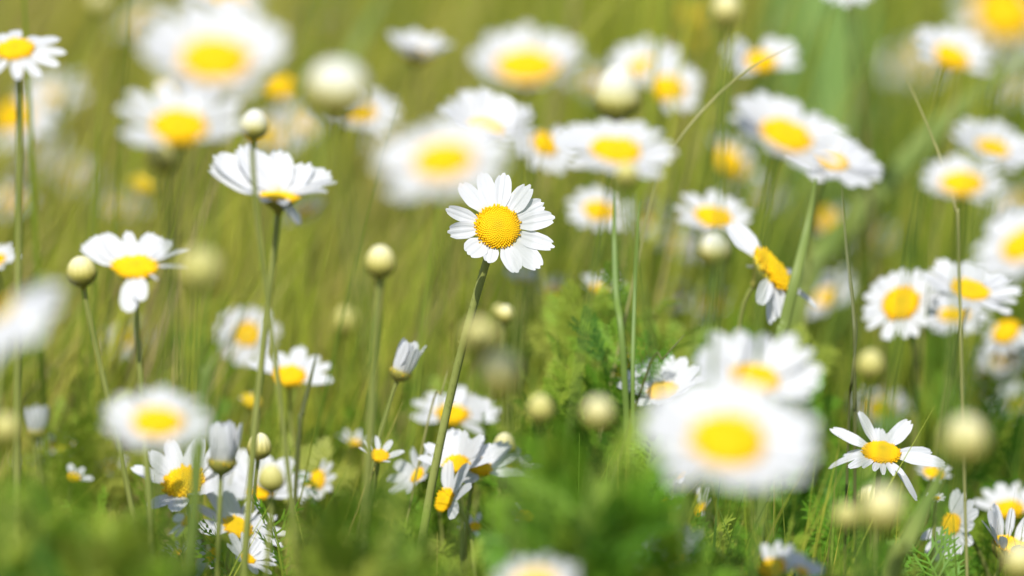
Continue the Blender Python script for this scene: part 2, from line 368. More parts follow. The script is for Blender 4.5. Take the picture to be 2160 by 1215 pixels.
# ------------------------------------------------------------------ ground
GX, GY = np.meshgrid(np.linspace(-1, 1, 60), np.linspace(0, 1, 90))
yy = -2 + GY ** 3 * 160; xx = GX * (3 + np.maximum(yy, 0) * 0.9)
zz = -0.004 - 0.004 * np.sin(xx * 9) * np.cos(yy * 7)
gm = mesh_from('ground', np.stack([xx.ravel(), yy.ravel(), zz.ravel()], 1), grid_faces(60, 90), M_SOIL)
g = bpy.data.objects.new('ground', gm); C.objects.link(g); g['kind'] = 'structure'; g['label'] = 'soil of the meadow under the grass'

# ------------------------------------------------------------------ grass and feathery foliage (uncountable)
def blades(bx, by, h, wd, leanx, leany, curl, tone, seg=6):
    N = len(bx); t = np.linspace(0, 1, seg + 1)[None, :]
    az = nr.uniform(0, math.pi, N)
    cx = bx[:, None] + leanx[:, None] * h[:, None] * (t + curl[:, None] * t ** 2)
    cy = by[:, None] + leany[:, None] * h[:, None] * (t + curl[:, None] * t ** 2)
    cz = h[:, None] * (t - 0.12 * np.abs(curl[:, None]) * t ** 3)
    hw = wd[:, None] * 0.5 * np.maximum(0.06, (1 - t ** 2.2))
    dx, dy = np.cos(az)[:, None] * hw, np.sin(az)[:, None] * hw
    V = np.stack([np.stack([cx - dx, cy - dy, cz], -1), np.stack([cx + dx, cy + dy, cz], -1)], 2).reshape(N, -1, 3)
    b = np.arange(N)[:, None, None] * (2 * (seg + 1)); j = np.arange(seg)[None, :, None] * 2
    Fc = (b + j + np.array([0, 1, 3, 2])[None, None, :]).reshape(-1, 4)
    return V.reshape(-1, 3), Fc, np.repeat(tone, 2 * (seg + 1))
def vnoise(x, y, s, seed):
    q = np.random.default_rng(seed).uniform(0, 6.28, 12); o = 0
    for i in range(4):
        an = q[i] * 1.0; o = o + np.sin((x * np.cos(an) + y * np.sin(an)) * s * (0.7 + 0.35 * i) + q[i + 4])
    return o / 4
def leaf_template():
    V, F = [], []
    def strip(p, q, w0, w1, nrm):
        t = (q - p); s = t.cross(nrm).normalized(); m = p.lerp(q, 0.5) + nrm * t.length * 0.06; i = len(V)
        V.extend([p - s * w0, p + s * w0, m - s * (w0 + w1) * 0.55, m + s * (w0 + w1) * 0.55, q - s * w1, q + s * w1])
        F.append((i, i + 1, i + 3, i + 2)); F.append((i + 2, i + 3, i + 5, i + 4))
    up = Vector((0, 0, 1)); P = [Vector((0, t, 0.10 * math.sin(t * 2.2))) for t in np.linspace(0, 1, 5)]
    for a, b in zip(P[:-1], P[1:]): strip(a, b, 0.012, 0.010, up)
    r = random.Random(5)
    for i in range(8):
        t = 0.22 + 0.72 * i / 7; p = Vector((0, t, 0.10 * math.sin(t * 2.2))); L = 0.30 * math.sin(0.5 + 2.3 * (1 - (t - 0.2)) ) * 0.95 + 0.05
        for sd in (-1, 1):
            dr = Vector((sd * 0.8, 0.62, r.uniform(-0.1, 0.45))).normalized(); q = p + dr * L
            strip(p, q, 0.011, 0.009, up)
            for k in (0.45, 0.75, 1.0):
                pp = p.lerp(q, k)
                for s2 in (-1, 1):
                    d2 = (dr + Vector((-s2 * dr.y, s2 * dr.x, r.uniform(-0.2, 0.5))) * (0.8 if k < 1 else 0.45)).normalized()
                    strip(pp, pp + d2 * L * r.uniform(0.28, 0.46), 0.017, 0.006, up)
    return np.array([tuple(v) for v in V]), np.array(F)
LV, LF = leaf_template()
lv, lf, lt = [], [], []; ln = 0
STV, STF, STT = [], [], []
def leaf_cloud(P, size, dirs, tone):
    """many feathery leaves, base at P, pointing along dirs"""
    global ln
    N = len(P); Y = dirs / np.linalg.norm(dirs, axis=1)[:, None]
    rx = nr.normal(0, 1, (N, 3)); X = rx - (rx * Y).sum(1)[:, None] * Y; X /= np.linalg.norm(X, axis=1)[:, None]; Z = np.cross(X, Y)
    q = LV[None] * size[:, None, None]
    W = q[..., 0:1] * X[:, None] + q[..., 1:2] * Y[:, None] + q[..., 2:3] * Z[:, None] + P[:, None]
    lv.append(W.reshape(-1, 3)); lf.append((LF[None] + (np.arange(N) * len(LV))[:, None, None]).reshape(-1, 4) + ln); lt.append(np.repeat(tone, len(LV))); ln += N * len(LV)
def clump(px, py, blur, rad_px, n, tone, size=(0.012, 0.024), tall=1.0):
    """a leafy plant whose top reaches the given spot; stalks rise from the soil and carry the leaves"""
    d = depth(blur); top = np.array(at(px, py, d)); r = rad_px * PXM * d
    ns = max(2, n // 9); ang = nr.uniform(0, 6.28, ns); rr = r * np.sqrt(nr.random(ns))
    sx, sy = rr * np.cos(ang), rr * np.sin(ang) * 0.8
    hz = top[2] - 0.012 - 0.55 * r * (rr / r) ** 2 * tall - nr.uniform(0, 0.012, ns)
    tipx, tipy = top[0] + sx, top[1] + sy; bx, by = top[0] + sx * 0.5, top[1] + sy * 0.5
    h = np.maximum(0.03, hz)
    add = blades(bx, by, h, np.full(ns, 0.0016), (tipx - bx) / h, (tipy - by) / h, np.zeros(ns), np.clip(nr.normal(tone, 0.06, ns), 0, 1), seg=5)
    global ln
    lv.append(add[0]); lf.append(add[1] + ln); lt.append(add[2]); ln += len(add[0])
    k = nr.integers(0, ns, n); t = 1 - 0.55 * nr.random(n) ** 1.6
    P = np.stack([bx[k] + (tipx - bx)[k] * t, by[k] + (tipy - by)[k] * t, h[k] * t], 1)
    D = nr.normal(0, 0.6, (n, 3)); D[:, 2] = np.abs(D[:, 2]) + 0.45
    leaf_cloud(P, nr.uniform(*size, n) * (0.75 if abs(blur) < 13 else 1), D, np.clip(nr.normal(tone, 0.20, n), 0, 1))
CL = [  # x, y, blur, radius, leaves, tone
 (40, 1040, -40, 110, 60, .80), (190, 1030, -42, 120, 60, .75), (300, 1110, -36, 100, 60, .7), (120, 1120, -30, 120, 60, .68),
 (250, 1160, -24, 110, 60, .66), (650, 1130, -34, 90, 60, .68), (720, 1040, -40, 100, 60, .72), (810, 1110, -40, 100, 60, .68),
 (880, 1160, -36, 90, 50, .62), (960, 1180, -26, 80, 50, .6), (1060, 1150, -20, 70, 40, .55),
 (1235, 950, -40, 90, 50, .5), (1250, 1050, -34, 110, 70, .48), (1360, 1040, -26, 80, 50, .5), (1180, 1140, -26, 90, 50, .52), (1320, 1130, -26, 110, 60, .48),
 (1440, 1100, 6, 80, 40, .45), (1560, 1090, -12, 90, 50, .46), (1560, 1150, -10, 70, 36, .5), (1760, 1090, 8, 90, 50, .36),
 (1930, 1175, -14, 60, 24, .6), (1850, 1165, -20, 80, 40, .55), (1700, 970, 14, 70, 36, .35), (1950, 1030, 16, 70, 30, .5),
 (1300, 600, 9, 26, 10, .3), (1306, 690, 10, 40, 22, .22), (1330, 745, 9, 46, 24, .25), (1180, 725, 10, 70, 44, .6), (1250, 770, 12, 80, 56, .52), (1190, 650, 16, 50, 16, .65), (1400, 700, 20, 70, 26, .6), (1275, 540, 16, 40, 9, .6), (1345, 570, 14, 30, 8, .5),
 (1420, 620, 18, 50, 14, .7), (1480, 720, 18, 70, 18, .65), (1130, 840, 14, 80, 44, .62), (1230, 860, 12, 80, 50, .5), (1660, 700, 16, 70, 22, .55), (1350, 900, -8, 50, 26, .42),
 (560, 940, 14, 80, 26, .75), (250, 820, 18, 100, 26, .8), (720, 900, 18, 90, 26, .75), (380, 980, 12, 80, 26, .7), (890, 980, 14, 70, 26, .6), (1060, 1030, 12, 80, 36, .45),
 (1770, 900, 18, 80, 26, .55), (100, 950, 18, 90, 26, .75), (480, 1080, 12, 60, 24, .6)]
for c_ in CL: clump(*c_[:5], c_[5] - (0.07 if c_[2] < -18 else 0.02))
nb = 1500                                        # low canopy between the flowers
d_ = nr.uniform(1.15, 1.9, nb); x_ = nr.uniform(-1, 1, nb) * (0.09 * d_ + 0.08); D_ = nr.normal(0, 0.6, (nb, 3)); D_[:, 2] = np.abs(D_[:, 2]) + 0.4
leaf_cloud(np.stack([x_, d_, nr.uniform(0.03, 0.095, nb)], 1), nr.uniform(0.018, 0.032, nb), D_, np.clip(nr.normal(0.5, 0.15, nb) - 0.9 * x_, 0, 1))
lme = mesh_from('foliage', np.concatenate(lv), np.concatenate(lf), M_LEAF, tone=np.concatenate(lt))
lo = bpy.data.objects.new('foliage', lme); C.objects.link(lo); lo['kind'] = 'stuff'; lo['label'] = 'feathery green daisy foliage covering the ground'; lo['category'] = 'foliage'

# ------------------------------------------------------------------ single blades and leaves one can tell apart
def blade(pts, width, m, label, name='grass_blade', cat='grass blade', flat=0.25, group='single grass blades among the daisies'):
    """pts: (px, py, blur) from the tip down; the last one is continued to the soil"""
    P = [at(x, y, depth(b)) for x, y, b in pts]
    last, prev = P[-1], P[-2]; dr = (last - prev); k = min(0.6, abs(dr.x) / max(1e-4, abs(dr.z)))
    base = Vector((last.x + math.copysign(k, dr.x) * last.z * 0.5, last.y, 0.0)); P.append(last.lerp(base, 0.5)); P.append(base)
    n = 40; out = []
    for i in range(n):                            # Catmull-Rom
        s = i / (n - 1) * (len(P) - 1); j = min(int(s), len(P) - 2); t = s - j
        p0, p1, p2, p3 = P[max(j - 1, 0)], P[j], P[j + 1], P[min(j + 2, len(P) - 1)]
        out.append(0.5 * ((2 * p1) + (p2 - p0) * t + (2 * p0 - 5 * p1 + 4 * p2 - p3) * t * t + (3 * p1 - p0 - 3 * p2 + p3) * t ** 3))
    V, F = [], []
    for j, p in enumerate(out):
        t = (out[min(j + 1, n - 1)] - out[max(j - 1, 0)]).normalized(); a = t.cross(FWD).normalized(); b = t.cross(a)
        v = j / (n - 1); rr = width * 0.5 * min(1, 0.12 + 1.9 * v ** 0.7) if v < 0.5 else width * 0.5
        for an in np.linspace(0, 2 * math.pi, 8, endpoint=False):
            V.append(p + a * (math.cos(an) * rr) + b * (math.sin(an) * rr * flat) - base)
    o = bpy.data.objects.new(name, mesh_from(name, V, grid_faces(8, n, True), m)); C.objects.link(o); o.location = base
    o['label'] = label; o['category'] = cat; o['group'] = group
    return o
blade([(1676, 95, 8), (1580, 145, 8), (1500, 215, 8), (1425, 305, 8), (1380, 400, 9)], 0.0008, M_BLADEDRY, 'thin pale grass blade arching up across the white daisy at upper right')
blade([(1908, 155, -8), (1950, 250, -8), (1990, 350, -8), (2015, 440, -8), (2022, 530, -8)], 0.0008, M_BLADEDRY, 'thin straw coloured blade tip bending down over the right daisies')
blade([(1775, 380, 8), (1785, 520, 6), (1800, 660, 5), (1803, 790, 5)], 0.0010, M_BLADEDARK, 'fine upright dark grass stalk left of the paired daisies on the right')
blade([(1808, 660, 4), (1806, 720, 4), (1797, 800, 4), (1790, 900, 5)], 0.0008, M_BLADEDARK, 'short dark stalk crossing the fine upright stalk right of centre')
blade([(1722, 375, 10), (1705, 470, 10), (1680, 580, 9), (1655, 680, 9), (1640, 760, 9)], 0.0032, M_BLADE, 'sturdy green grass blade passing in front of the sideways daisy')
blade([(668, 745, 9), (655, 800, 9), (638, 870, 9), (630, 930, 9)], 0.0014, M_BLADEDARK, 'dark pointed grass blade beside the low daisy at left of centre')
blade([(455, 745, -22), (440, 790, -22), (428, 860, -22)], 0.0026, M_BLADE, 'blunt blurred green shoot above the shaded daisy at lower left')
blade([(1445, 705, 5), (1400, 755, 5), (1360, 800, 6)], 0.0007, M_BLADEDARK, 'hair thin dark blade lying over the white petals right of centre')
blade([(2230, 60, 42), (2110, 160, 42), (1990, 260, 41), (1890, 365, 40), (1790, 475, 38), (1700, 600, 36)], 0.0075, M_BLADE, 'wide blurred pale green blade slanting through the upper right background', flat=0.15)
blade([(1990, 985, -16), (1955, 1060, -18), (1910, 1150, -20), (1880, 1215, -20)], 0.0042, M_BLADE, 'broad bright green blade slanting up at the bottom right', flat=0.15)
blade([(830, -40, 60), (790, 30, 60), (745, 110, 58), (700, 230, 56)], 0.0050, M_BLADE, 'blurred light green blade slanting at the top left of centre', flat=0.15)
blade([(945, 780, 6), (930, 830, 6), (905, 880, 7)], 0.0006, M_BLADEDRY, 'short straw coloured sliver beside the main stem above low daisies')
def leaf(x0, label, w, top, bl): blade([(x0 + 10, top, bl), (x0 + 6, top + 130, bl), (x0 - 4, top + 330, bl), (x0 - 20, top + 600, bl)], w, M_BROAD, label, 'broad_leaf', 'leaf', 0.10, 'broad leaves in the background')
leaf(1745, 'wide blue green leaf standing blurred at the top right', 0.026, -160, 62)
leaf(1650, 'darker blurred leaf left of the wide blue green leaf', 0.018, -120, 66)
leaf(1830, 'slim blurred leaf right of the wide blue green leaf', 0.007, -100, 70)
blade([(1352, 420, 6), (1345, 480, 6), (1340, 600, 6), (1335, 760, 5), (1335, 900, 5)], 0.0012, M_STEMG, 'slender green stalk rising from the dark feathery leaves at centre right')
blade([(1295, 400, 9), (1296, 500, 9), (1300, 620, 8), (1315, 760, 7)], 0.0018, M_STEMG, 'straight green stalk left of the slender one at centre right')

# ------------------------------------------------------------------ the daisies
# main flower: petals measured one by one (zoomed picture, disc centre 650,650, 4.34 zoom pixels per photo pixel)
P13 = [((480, 490), (345, 185), 172, -2), ((580, 445), (535, 85), 148, -3), ((668, 445), (752, 108), 165, -3), ((765, 495), (985, 245), 172, 3), ((838, 560), (1085, 375), 160, -5),
       ((850, 640), (1188, 545), 190, 2), ((845, 755), (1185, 835), 165, 4), ((800, 825), (1055, 1055), 185, 6), ((700, 855), (838, 1105), 178, 10), ((560, 830), (580, 1025), 150, 12),
       ((490, 790), (375, 960), 185, 10), ((455, 690), (172, 680), 150, 6), ((440, 610), (170, 455), 140, 10)]
rdz = 207.0; specs = []
for (bx, by), (tx, ty), wz, ra in P13:
    an = math.degrees(math.atan2(650 - (by + ty) / 2, (bx + tx) / 2 - 650)); r0 = math.hypot(bx - 650, by - 650) / rdz - 0.12
    Lz = math.hypot(tx - 650, ty - 650) - r0 * rdz
    specs.append([an, Lz, wz, ra, r0])
LREF = (235 - 98) / 2 * 4.34 + 0.12 * rdz
cps = [(an, Lz / LREF, (wz / Lz) / 0.45, ra, PET[[2, 1, 0, 7, 5, 2, 7, 5, 0, 2, 5, 7, 2][i]], r0) for i, (an, Lz, wz, ra, r0) in enumerate(specs)]
daisy(1049, 480, 97, 235, 0.95, 20, 0, 'sharp white daisy with thirteen petals facing the camera on a tall stem', petals=cps, jit=0.35, lean=-0.13, rad=0.00098, hairs=420, fine=True, back=0.012)

daisy(33, 108, 74, 215, 0.55, -5, -14, 'daisy with spread drooping petals and dark stem at the upper left edge', n=12, up=-8, gaps=[(110, 125)], wid=.85, lean=0.0, rad=.0014)
daisy(454, 136, 122, 345, 0.62, 2, -60, 'very large blurred white daisy at the top left', n=18, up=26, wid=1.1, lean=-.05)
daisy(378, 272, 96, 290, 0.60, 3, -40, 'blurred daisy with long left petals below the very large top left daisy', n=12, up=22, gaps=[(225, 320)], wid=1.0)
daisy(880, 118, 58, 165, 0.30, 8, 38, 'small pale daisy seen from the side near the top edge left of centre', n=16, up=38, wid=1.15)
daisy(1112, 148, 108, 260, 0.55, 0, -52, 'large blurred daisy with low yellow centre at the top middle', n=18, up=28, wid=1.1)
daisy(1362, 148, 66, 175, 0.62, -5, 44, 'upper left daisy of the overlapping pair at the top right of centre', n=15, up=22)
daisy(1408, 190, 68, 165, 0.72, 15, 40, 'lower right daisy of the overlapping pair at the top right of centre', n=15, up=16, gaps=[(190, 260)])
daisy(1605, 132, 62, 185, 0.62, 5, 36, 'blurred daisy with a thin grass blade across its yellow centre', n=11, up=20, gaps=[(70, 100), (230, 300)], wid=1.15)
daisy(1655, 292, 94, 278, 0.55, 22, -32, 'large tilted daisy with oval yellow centre at upper right', n=18, up=15, wid=1.05)
daisy(1750, 342, 70, 248, 0.48, 22, 22, 'white daisy behind the right side of the large tilted daisy', n=17, up=10, wid=1.15)
daisy(1297, 323, 88, 265, 0.50, 8, -30, 'flat white daisy with bright oval centre under the white egg shaped bud', n=18, up=12, wid=1.05)
daisy(1148, 306, 54, 155, 0.75, 30, 30, 'small daisy tucked left behind the flat white daisy', n=13, up=4, gaps=[(60, 130)])
daisy(1022, 278, 72, 235, 0.50, 10, 26, 'white daisy with a pale hidden centre above the main daisy', n=18, up=32, wid=1.1)
daisy(938, 345, 104, 310, 0.60, -10, -64, 'very blurred pale daisy at upper left of the main daisy', n=17, up=12)
daisy(1262, 447, 58, 150, 0.65, 10, 30, 'daisy with half its yellow centre behind a stalk right of the main daisy', n=13, up=8)
daisy(1372, 462, 50, 140, 0.5, -10, 48, 'faint white daisy behind the slender green stalk', n=12, up=10)
daisy(1503, 463, 72, 185, 0.52, 12, 24, 'open daisy directly above a cream bud right of centre', n=13, up=20, gaps=[(300, 320)])
daisy(1628, 573, 108, 225, 0.30, 52, 10, 'daisy turned sideways with a long narrow yellow centre', lean=.05, dh=.8, face=0.55, tips=[
    (1536, 472, .95, 118, PET[5], -1), (1560, 492, .85, 100, PET[1], -1), (1580, 560, .8, 80, PET[0], -1), (1600, 640, .8, 85, PET[1]), (1624, 684, .75, 80, PET[0]), (1648, 676, .8, 75, PET[5]), (1727, 646, .4, 75, PET[4]), (1684, 571, .5, 70, PET[4], -1)])
daisy(1540, 345, 70, 165, 0.55, 40, 48, 'ragged blurred daisy with patchy yellow centre left under the large tilted daisy', n=9, up=18, gaps=[(130, 260)])
daisy(1745, 470, 58, 150, 0.6, 60, 54, 'faint blurred daisy behind the sturdy green blade', n=9, up=6, gaps=[(30, 150)])
daisy(1745, 628, 50, 165, 0.5, -30, 42, 'pale blurred daisy right of the sideways daisy', n=13, up=12)
daisy(1902, 642, 76, 185, 0.80, -32, 18, 'round daisy facing left with full petals on the right side', n=19, up=2, wid=.95)
daisy(2046, 617, 76, 225, 0.48, 12, 16, 'wide flat daisy just right of the round one facing left', n=18, up=14)
daisy(2012, 668, 58, 165, 0.42, -4, 28, 'daisy half hidden under the wide flat daisy', n=15, up=0)
daisy(2124, 702, 56, 125, 0.65, -35, 26, 'daisy with a yellow centre low against the right edge', n=12, up=-15, gaps=[(20, 150)])
daisy(2163, 520, 84, 250, 0.55, -30, -40, 'large blurred white daisy cut by the right edge', n=17, up=10, wid=1.1)
daisy(2093, 316, 62, 205, 0.50, 14, 34, 'blurred daisy at the right edge above the one crossed by a straw blade', n=16, up=15)
daisy(2030, 392, 74, 200, 0.55, 0, -36, 'blurred daisy crossed by the straw coloured blade tip', n=15, up=24, gaps=[(250, 290)])
daisy(2006, 122, 64, 195, 0.58, 22, -38, 'blurred daisy with a short yellow centre at the top right', n=14, up=22, gaps=[(200, 300)], lean=-.1)
daisy(1930, 135, 60, 160, 0.7, -20, 84, 'ghostly grey white daisy behind the top right daisy', n=11, up=0)
daisy(2118, 32, 108, 240, 0.85, 10, -76, 'large soft yellow centre of a daisy in the top right corner', n=9, up=-25, gaps=[(60, 150)])
daisy(1787, -22, 42, 125, 0.5, 0, 34, 'single white petal tips hanging in from the top edge', n=12, up=-12)
# the second sharp flower
daisy(1859, 958, 82, 205, 0.50, 6, 2, 'sharp daisy with uneven raised and drooping petals above a large cream bud', lean=-.06, fine=True, rad=.0011, face=0.35, tips=[
    (1754, 903, .62, 100, PET[0], -1), (1813, 867, .72, 82, PET[4], -1), (1857, 905, .85, 62, PET[5], -1), (1878, 912, .9, 60, PET[1], -1), (1924, 888, .85, 85, PET[5], -1), (1738, 966, .55, 95, PET_DROOP, -1),
    (1782, 952, .8, 75, PET[3], -1), (1786, 978, .6, 75, PET[6]), (1816, 984, .6, 62, PET[4]), (1838, 992, .6, 60, PET[2]), (1859, 998, .6, 60, PET[4]), (1882, 1000, .6, 62, PET[4]), (1902, 1002, .55, 62, PET[2]), (1948, 1036, .5, 92, PET_DROOP),
    (1994, 977, .72, 105, PET[3]), (1974, 952, .7, 90, PET[3], -1)])
daisy(1535, 938, 130, 385, 0.68, 3, -60, 'huge blurred white daisy in the right foreground', n=19, up=15, wid=1.1)
daisy(1592, 806, 86, 300, 0.55, 8, -30, 'white daisy just above the huge foreground daisy', n=15, up=25, wid=1.1, gaps=[(240, 300)])
daisy(1398, 830, 62, 205, 0.55, -6, 9, 'white daisy with a pale centre left behind the huge foreground daisy', n=14, up=30, wid=1.15)
daisy(1316, 773, 46, 110, 0.40, -70, 18, 'narrow yellow daisy centre peeking out beside the slender stalk', n=10, up=6)
daisy(1857, 866, 58, 150, 0.60, 4, 38, 'small blurred daisy above the sharp ragged daisy', n=14, up=6)
daisy(2008, 1108, 46, 165, 0.72, -68, 7, 'small daisy with petals swept right at the lower right', n=15, up=14, gaps=[(110, 200)], wid=.95, lean=.2)
daisy(2128, 1077, 58, 165, 0.50, -6, 16, 'daisy with upright petals in the lower right corner', n=12, up=24, gaps=[(200, 340)])
half_open(2130, 1152, 74, 66, 0.45, 20, 4, 'half open daisy with white petals folded over its yellow centre at the right edge', up=52, n=12, wid=.75, lean=-.2, jit=1.6)
daisy(588, 416, 80, 265, 0.22, 4, -12, 'daisy seen from the side with cupped petals behind a thin bud stem', lean=-.04, rad=.0013, dh=.4, face=0.5, tips=[
    (436, 352, .8, 150, PET[5], -1), (447, 322, .8, 150, PET[1], -1), (497, 308, .9, 130, PET[5], -1), (538, 316, .95, 108, PET[0], -1), (584, 314, 1.1, 104, PET[5], -1), (654, 342, 1.15, 104, PET[7], -1), (694, 354, 1.0, 118, PET[1], -1), (708, 380, .5, 115, PET_NARROW),
    (690, 400, .5, 110, PET_NARROW), (640, 474, .8, 80, PET[3], -1), (560, 424, .7, 75, PET[0]), (604, 428, .7, 75, PET[1]), (520, 408, .7, 90, PET[5])])
daisy(286, 567, 88, 215, 0.46, 2, -12, 'daisy with a gap toothed ring of petals right of a cream bud', lean=.04, rad=.0011, dh=.8, face=0.45, tips=[
    (166, 520, .95, 88, PET[5], -1), (186, 500, 1.0, 88, PET[1], -1), (208, 494, .9, 85, PET[5], -1), (262, 484, .8, 82, PET[0], -1), (316, 490, .95, 85, PET[5], -1), (336, 494, .8, 85, PET[1], -1), (360, 504, .8, 88, PET[0], -1), (397, 522, .45, 85, PET_NARROW, -1),
    (396, 561, .4, 85, PET_NARROW), (336, 588, .5, 60, PET_NARROW), (276, 662, .95, 88, PET[5]), (306, 632, .95, 75, PET[1])])
daisy(521, 706, 52, 145, 0.92, 0, 28, 'round daisy facing the camera behind crossing stems at left', n=17, up=2, wid=1.05)
daisy(610, 796, 64, 190, 0.55, 4, 16, 'low daisy left of the dark pointed blade', n=12, up=14, gaps=[(190, 340)])
daisy(332, 897, 88, 245, 0.52, 2, -44, 'blurred daisy with orange yellow centre and shaded grey petals at lower left', n=15, up=12)
daisy(266, 716, 46, 130, 0.6, 0, 42, 'faint blurred daisy under the gap toothed daisy', n=11, up=10, gaps=[(80, 110)])
daisy(128, 944, 46, 105, 0.5, 8, 22, 'small low daisy at the far lower left', n=12, up=14)
daisy(388, 1024, 84, 260, 0.62, -12, 6, 'yellow domed daisy with raised petals among the low grass at lower left', n=13, up=26, dh=1.2, gaps=[(190, 235)])
daisy(500, 1116, 58, 230, 0.58, 25, 6, 'low daisy with long petals spread to the right at lower left', n=13, up=4, gaps=[(150, 172), (195, 270)], wid=.85)
daisy(450, 1172, 32, 150, 0.55, -50, 8, 'tiny yellow daisy centre sunk in grass at the bottom left', n=7, up=20, gaps=[(0, 150)])
daisy(670, 1016, 44, 115, 0.7, -60, 14, 'small daisy with yellow centre turned left near the bottom', n=11, up=10, gaps=[(80, 240)])
daisy(955, 878, 64, 200, 0.50, 4, 18, 'daisy behind the lower part of the main stem', n=14, up=10, gaps=[(220, 300)])
daisy(962, 982, 52, 185, 0.58, -12, 6, 'left of the two touching low daisies beside the main stem', n=11, up=28, gaps=[(200, 330)])
daisy(1006, 987, 56, 225, 0.52, 18, 7, 'right of the two touching low daisies beside the main stem', n=11, up=12, gaps=[(110, 200), (230, 320)], wid=1.15)
daisy(940, 1056, 50, 190, 0.62, -60, 5, 'low daisy with one large petal to the right under the main stem', n=9, up=10, gaps=[(110, 320)], wid=1.1)
daisy(800, 963, 40, 110, 0.55, 10, 6, 'tattered small daisy half behind a thick stalk near the bottom', n=9, up=30, gaps=[(180, 250)], wid=.8)
daisy(1108, 1092, 36, 85, 0.6, 20, 6, 'tiny daisy with white petal on its left at bottom centre', n=8, up=30, gaps=[(250, 90)])
daisy(1002, 1112, 24, 80, 0.7, 10, 9, 'tiny daisy with a few white petals left of bottom centre', n=9, up=14, gaps=[(-60, 60)])
daisy(1408, 1068, 28, 70, 0.5, 60, 8, 'tiny orange yellow daisy centre in the green foliage', n=6, up=30, gaps=[(90, 300)])
daisy(1478, 1075, 30, 110, 0.35, -60, 10, 'thin white petals of a low daisy under the huge foreground daisy', n=8, up=20, gaps=[(150, 300)], wid=.8)
daisy(1130, 1238, 80, 195, 0.55, -4, -58, 'blurred white daisy cut by the bottom edge at centre', n=15, up=18)
daisy(1426, 1186, 44, 190, 0.45, -20, -16, 'white daisy petals rising from the bottom edge right of centre', n=13, up=34)
daisy(1632, 1200, 54, 140, 0.62, -20, -18, 'yellow daisy with petals swept up at the bottom edge', n=11, up=28, gaps=[(150, 330)])
daisy(1690, 1206, 30, 110, 0.4, 20, -20, 'greyish white daisy beside the yellow one at the bottom edge', n=11, up=30)
daisy(760, 240, 60, 190, 0.55, 10, 40, 'daisy half behind the big blurred white bud at upper left', n=12, up=10, gaps=[(120, 200)])
daisy(566, 288, 62, 150, 0.6, 20, 58, 'faint daisy behind the white topped bud', n=12, up=6, gaps=[(110, 220)])
daisy(28, 250, 74, 185, 0.75, -10, 54, 'blurred daisy behind the dark stem at the left edge', n=11, up=4, gaps=[(100, 250)])
daisy(92, 338, 50, 170, 0.5, -20, 76, 'pale ghostly daisy low behind the left edge stem', n=11, up=8)
daisy(-14, 555, 50, 125, 0.5, -20, 16, 'white daisy petals showing at the left edge', n=13, up=14)
daisy(8, 655, 52, 290, 0.30, -42, -64, 'large blurred white daisy with draping petals at the left edge', n=17, up=-26, wid=1.2, dh=.4)
daisy(640, 448, 44, 120, 0.3, 150, 34, 'pale daisy petals behind the side view daisy', n=12, up=-10)
daisy(478, 8, 66, 190, 0.5, 5, 60, 'pale daisy behind the top of the very large top left daisy', n=13, up=12)
daisy(690, 45, 50, 130, 0.4, 170, 92, 'dim grey daisy blur at the top left of centre', n=10, up=-6)
daisy(156, 1008, 24, 80, 0.55, 20, 14, 'tiny daisy with thin white petals in the left foreground foliage', n=7, up=14, gaps=[(120, 300)])
daisy(1172, 612, 34, 95, 0.25, 170, 34, 'blurred upright white petals behind the main daisy at lower right', n=10, up=-45)
daisy(1268, 612, 40, 110, 0.4, 10, 24, 'yellowish daisy glimpsed through the feathery leaves at centre right', n=9, up=35, wid=.8)
daisy(1968, 1000, 40, 90, 0.5, 10, 14, 'small daisy behind the right petals of the sharp ragged daisy', n=10, up=20)
daisy(1974, 1052, 16, 44, 0.5, 0, 5, 'tiny white daisy under the sharp ragged daisy', n=10, up=20)
daisy(2085, 785, 50, 120, 0.55, 20, 42, 'pale yellowish daisy left of the right edge stalks', n=9, up=20, wid=.8)
daisy(2146, 852, 46, 130, 0.6, -30, 36, 'blurred daisy against the right edge above the upright petal one', n=10, up=10)
daisy(1438, 1000, 24, 100, 0.3, -40, 10, 'white daisy sliver left of the huge foreground daisy', n=8, up=10)
daisy(105, 1160, 26, 90, 0.45, 10, 6, 'withered small daisy with folded petals at the bottom left', n=7, up=68, wid=.6)

# low tangle and far soft blooms
daisy(548, 1042, 44, 245, 0.50, 4, 12, 'white petalled daisy behind the greenish ribbed bud', n=12, up=22, gaps=[(200, 330)])
daisy(398, 1098, 30, 110, 0.45, -40, 8, 'few white petals left of the low daisy spread to the right', n=7, up=10, gaps=[(-60, 90)])
daisy(522, 1180, 30, 140, 0.45, 30, 4, 'jagged white petals under the low daisy spread to the right', n=9, up=25)
daisy(374, 1166, 20, 70, 0.5, -10, 6, 'small white petals near the tiny yellow centre at the bottom left', n=7, up=30)
daisy(882, 1004, 34, 150, 0.5, -50, 9, 'white petals left of the main stem above the bottom grass', n=8, up=25)
daisy(1082, 985, 34, 130, 0.45, 30, 10, 'low white daisy right of the two touching ones', n=9, up=22)
daisy(748, 935, 24, 85, 0.4, 10, 20, 'thin white petals behind the thick stalk near the bottom', n=7, up=30, wid=.8)
daisy(232, 985, 26, 95, 0.5, 0, 24, 'soft white low daisy between the small left ones', n=9, up=20)
daisy(58, 985, 24, 85, 0.5, 0, 26, 'faint white low daisy at the far left bottom', n=9, up=20)
daisy(152, 372, 44, 150, 0.5, 20, 70, 'ghostly white daisy low behind the left stem cluster', n=10, up=15)
daisy(20, 425, 46, 130, 0.6, -10, 58, 'faint yellowish daisy at the left edge below the blurred one', n=9, up=5)
daisy(1100, 592, 30, 100, 0.3, 5, 30, 'soft white petals just under the main daisy', n=9, up=40)
daisy(1112, 322, 30, 140, 0.3, 20, 36, 'streaky white petals right above the main daisy', n=9, up=45)
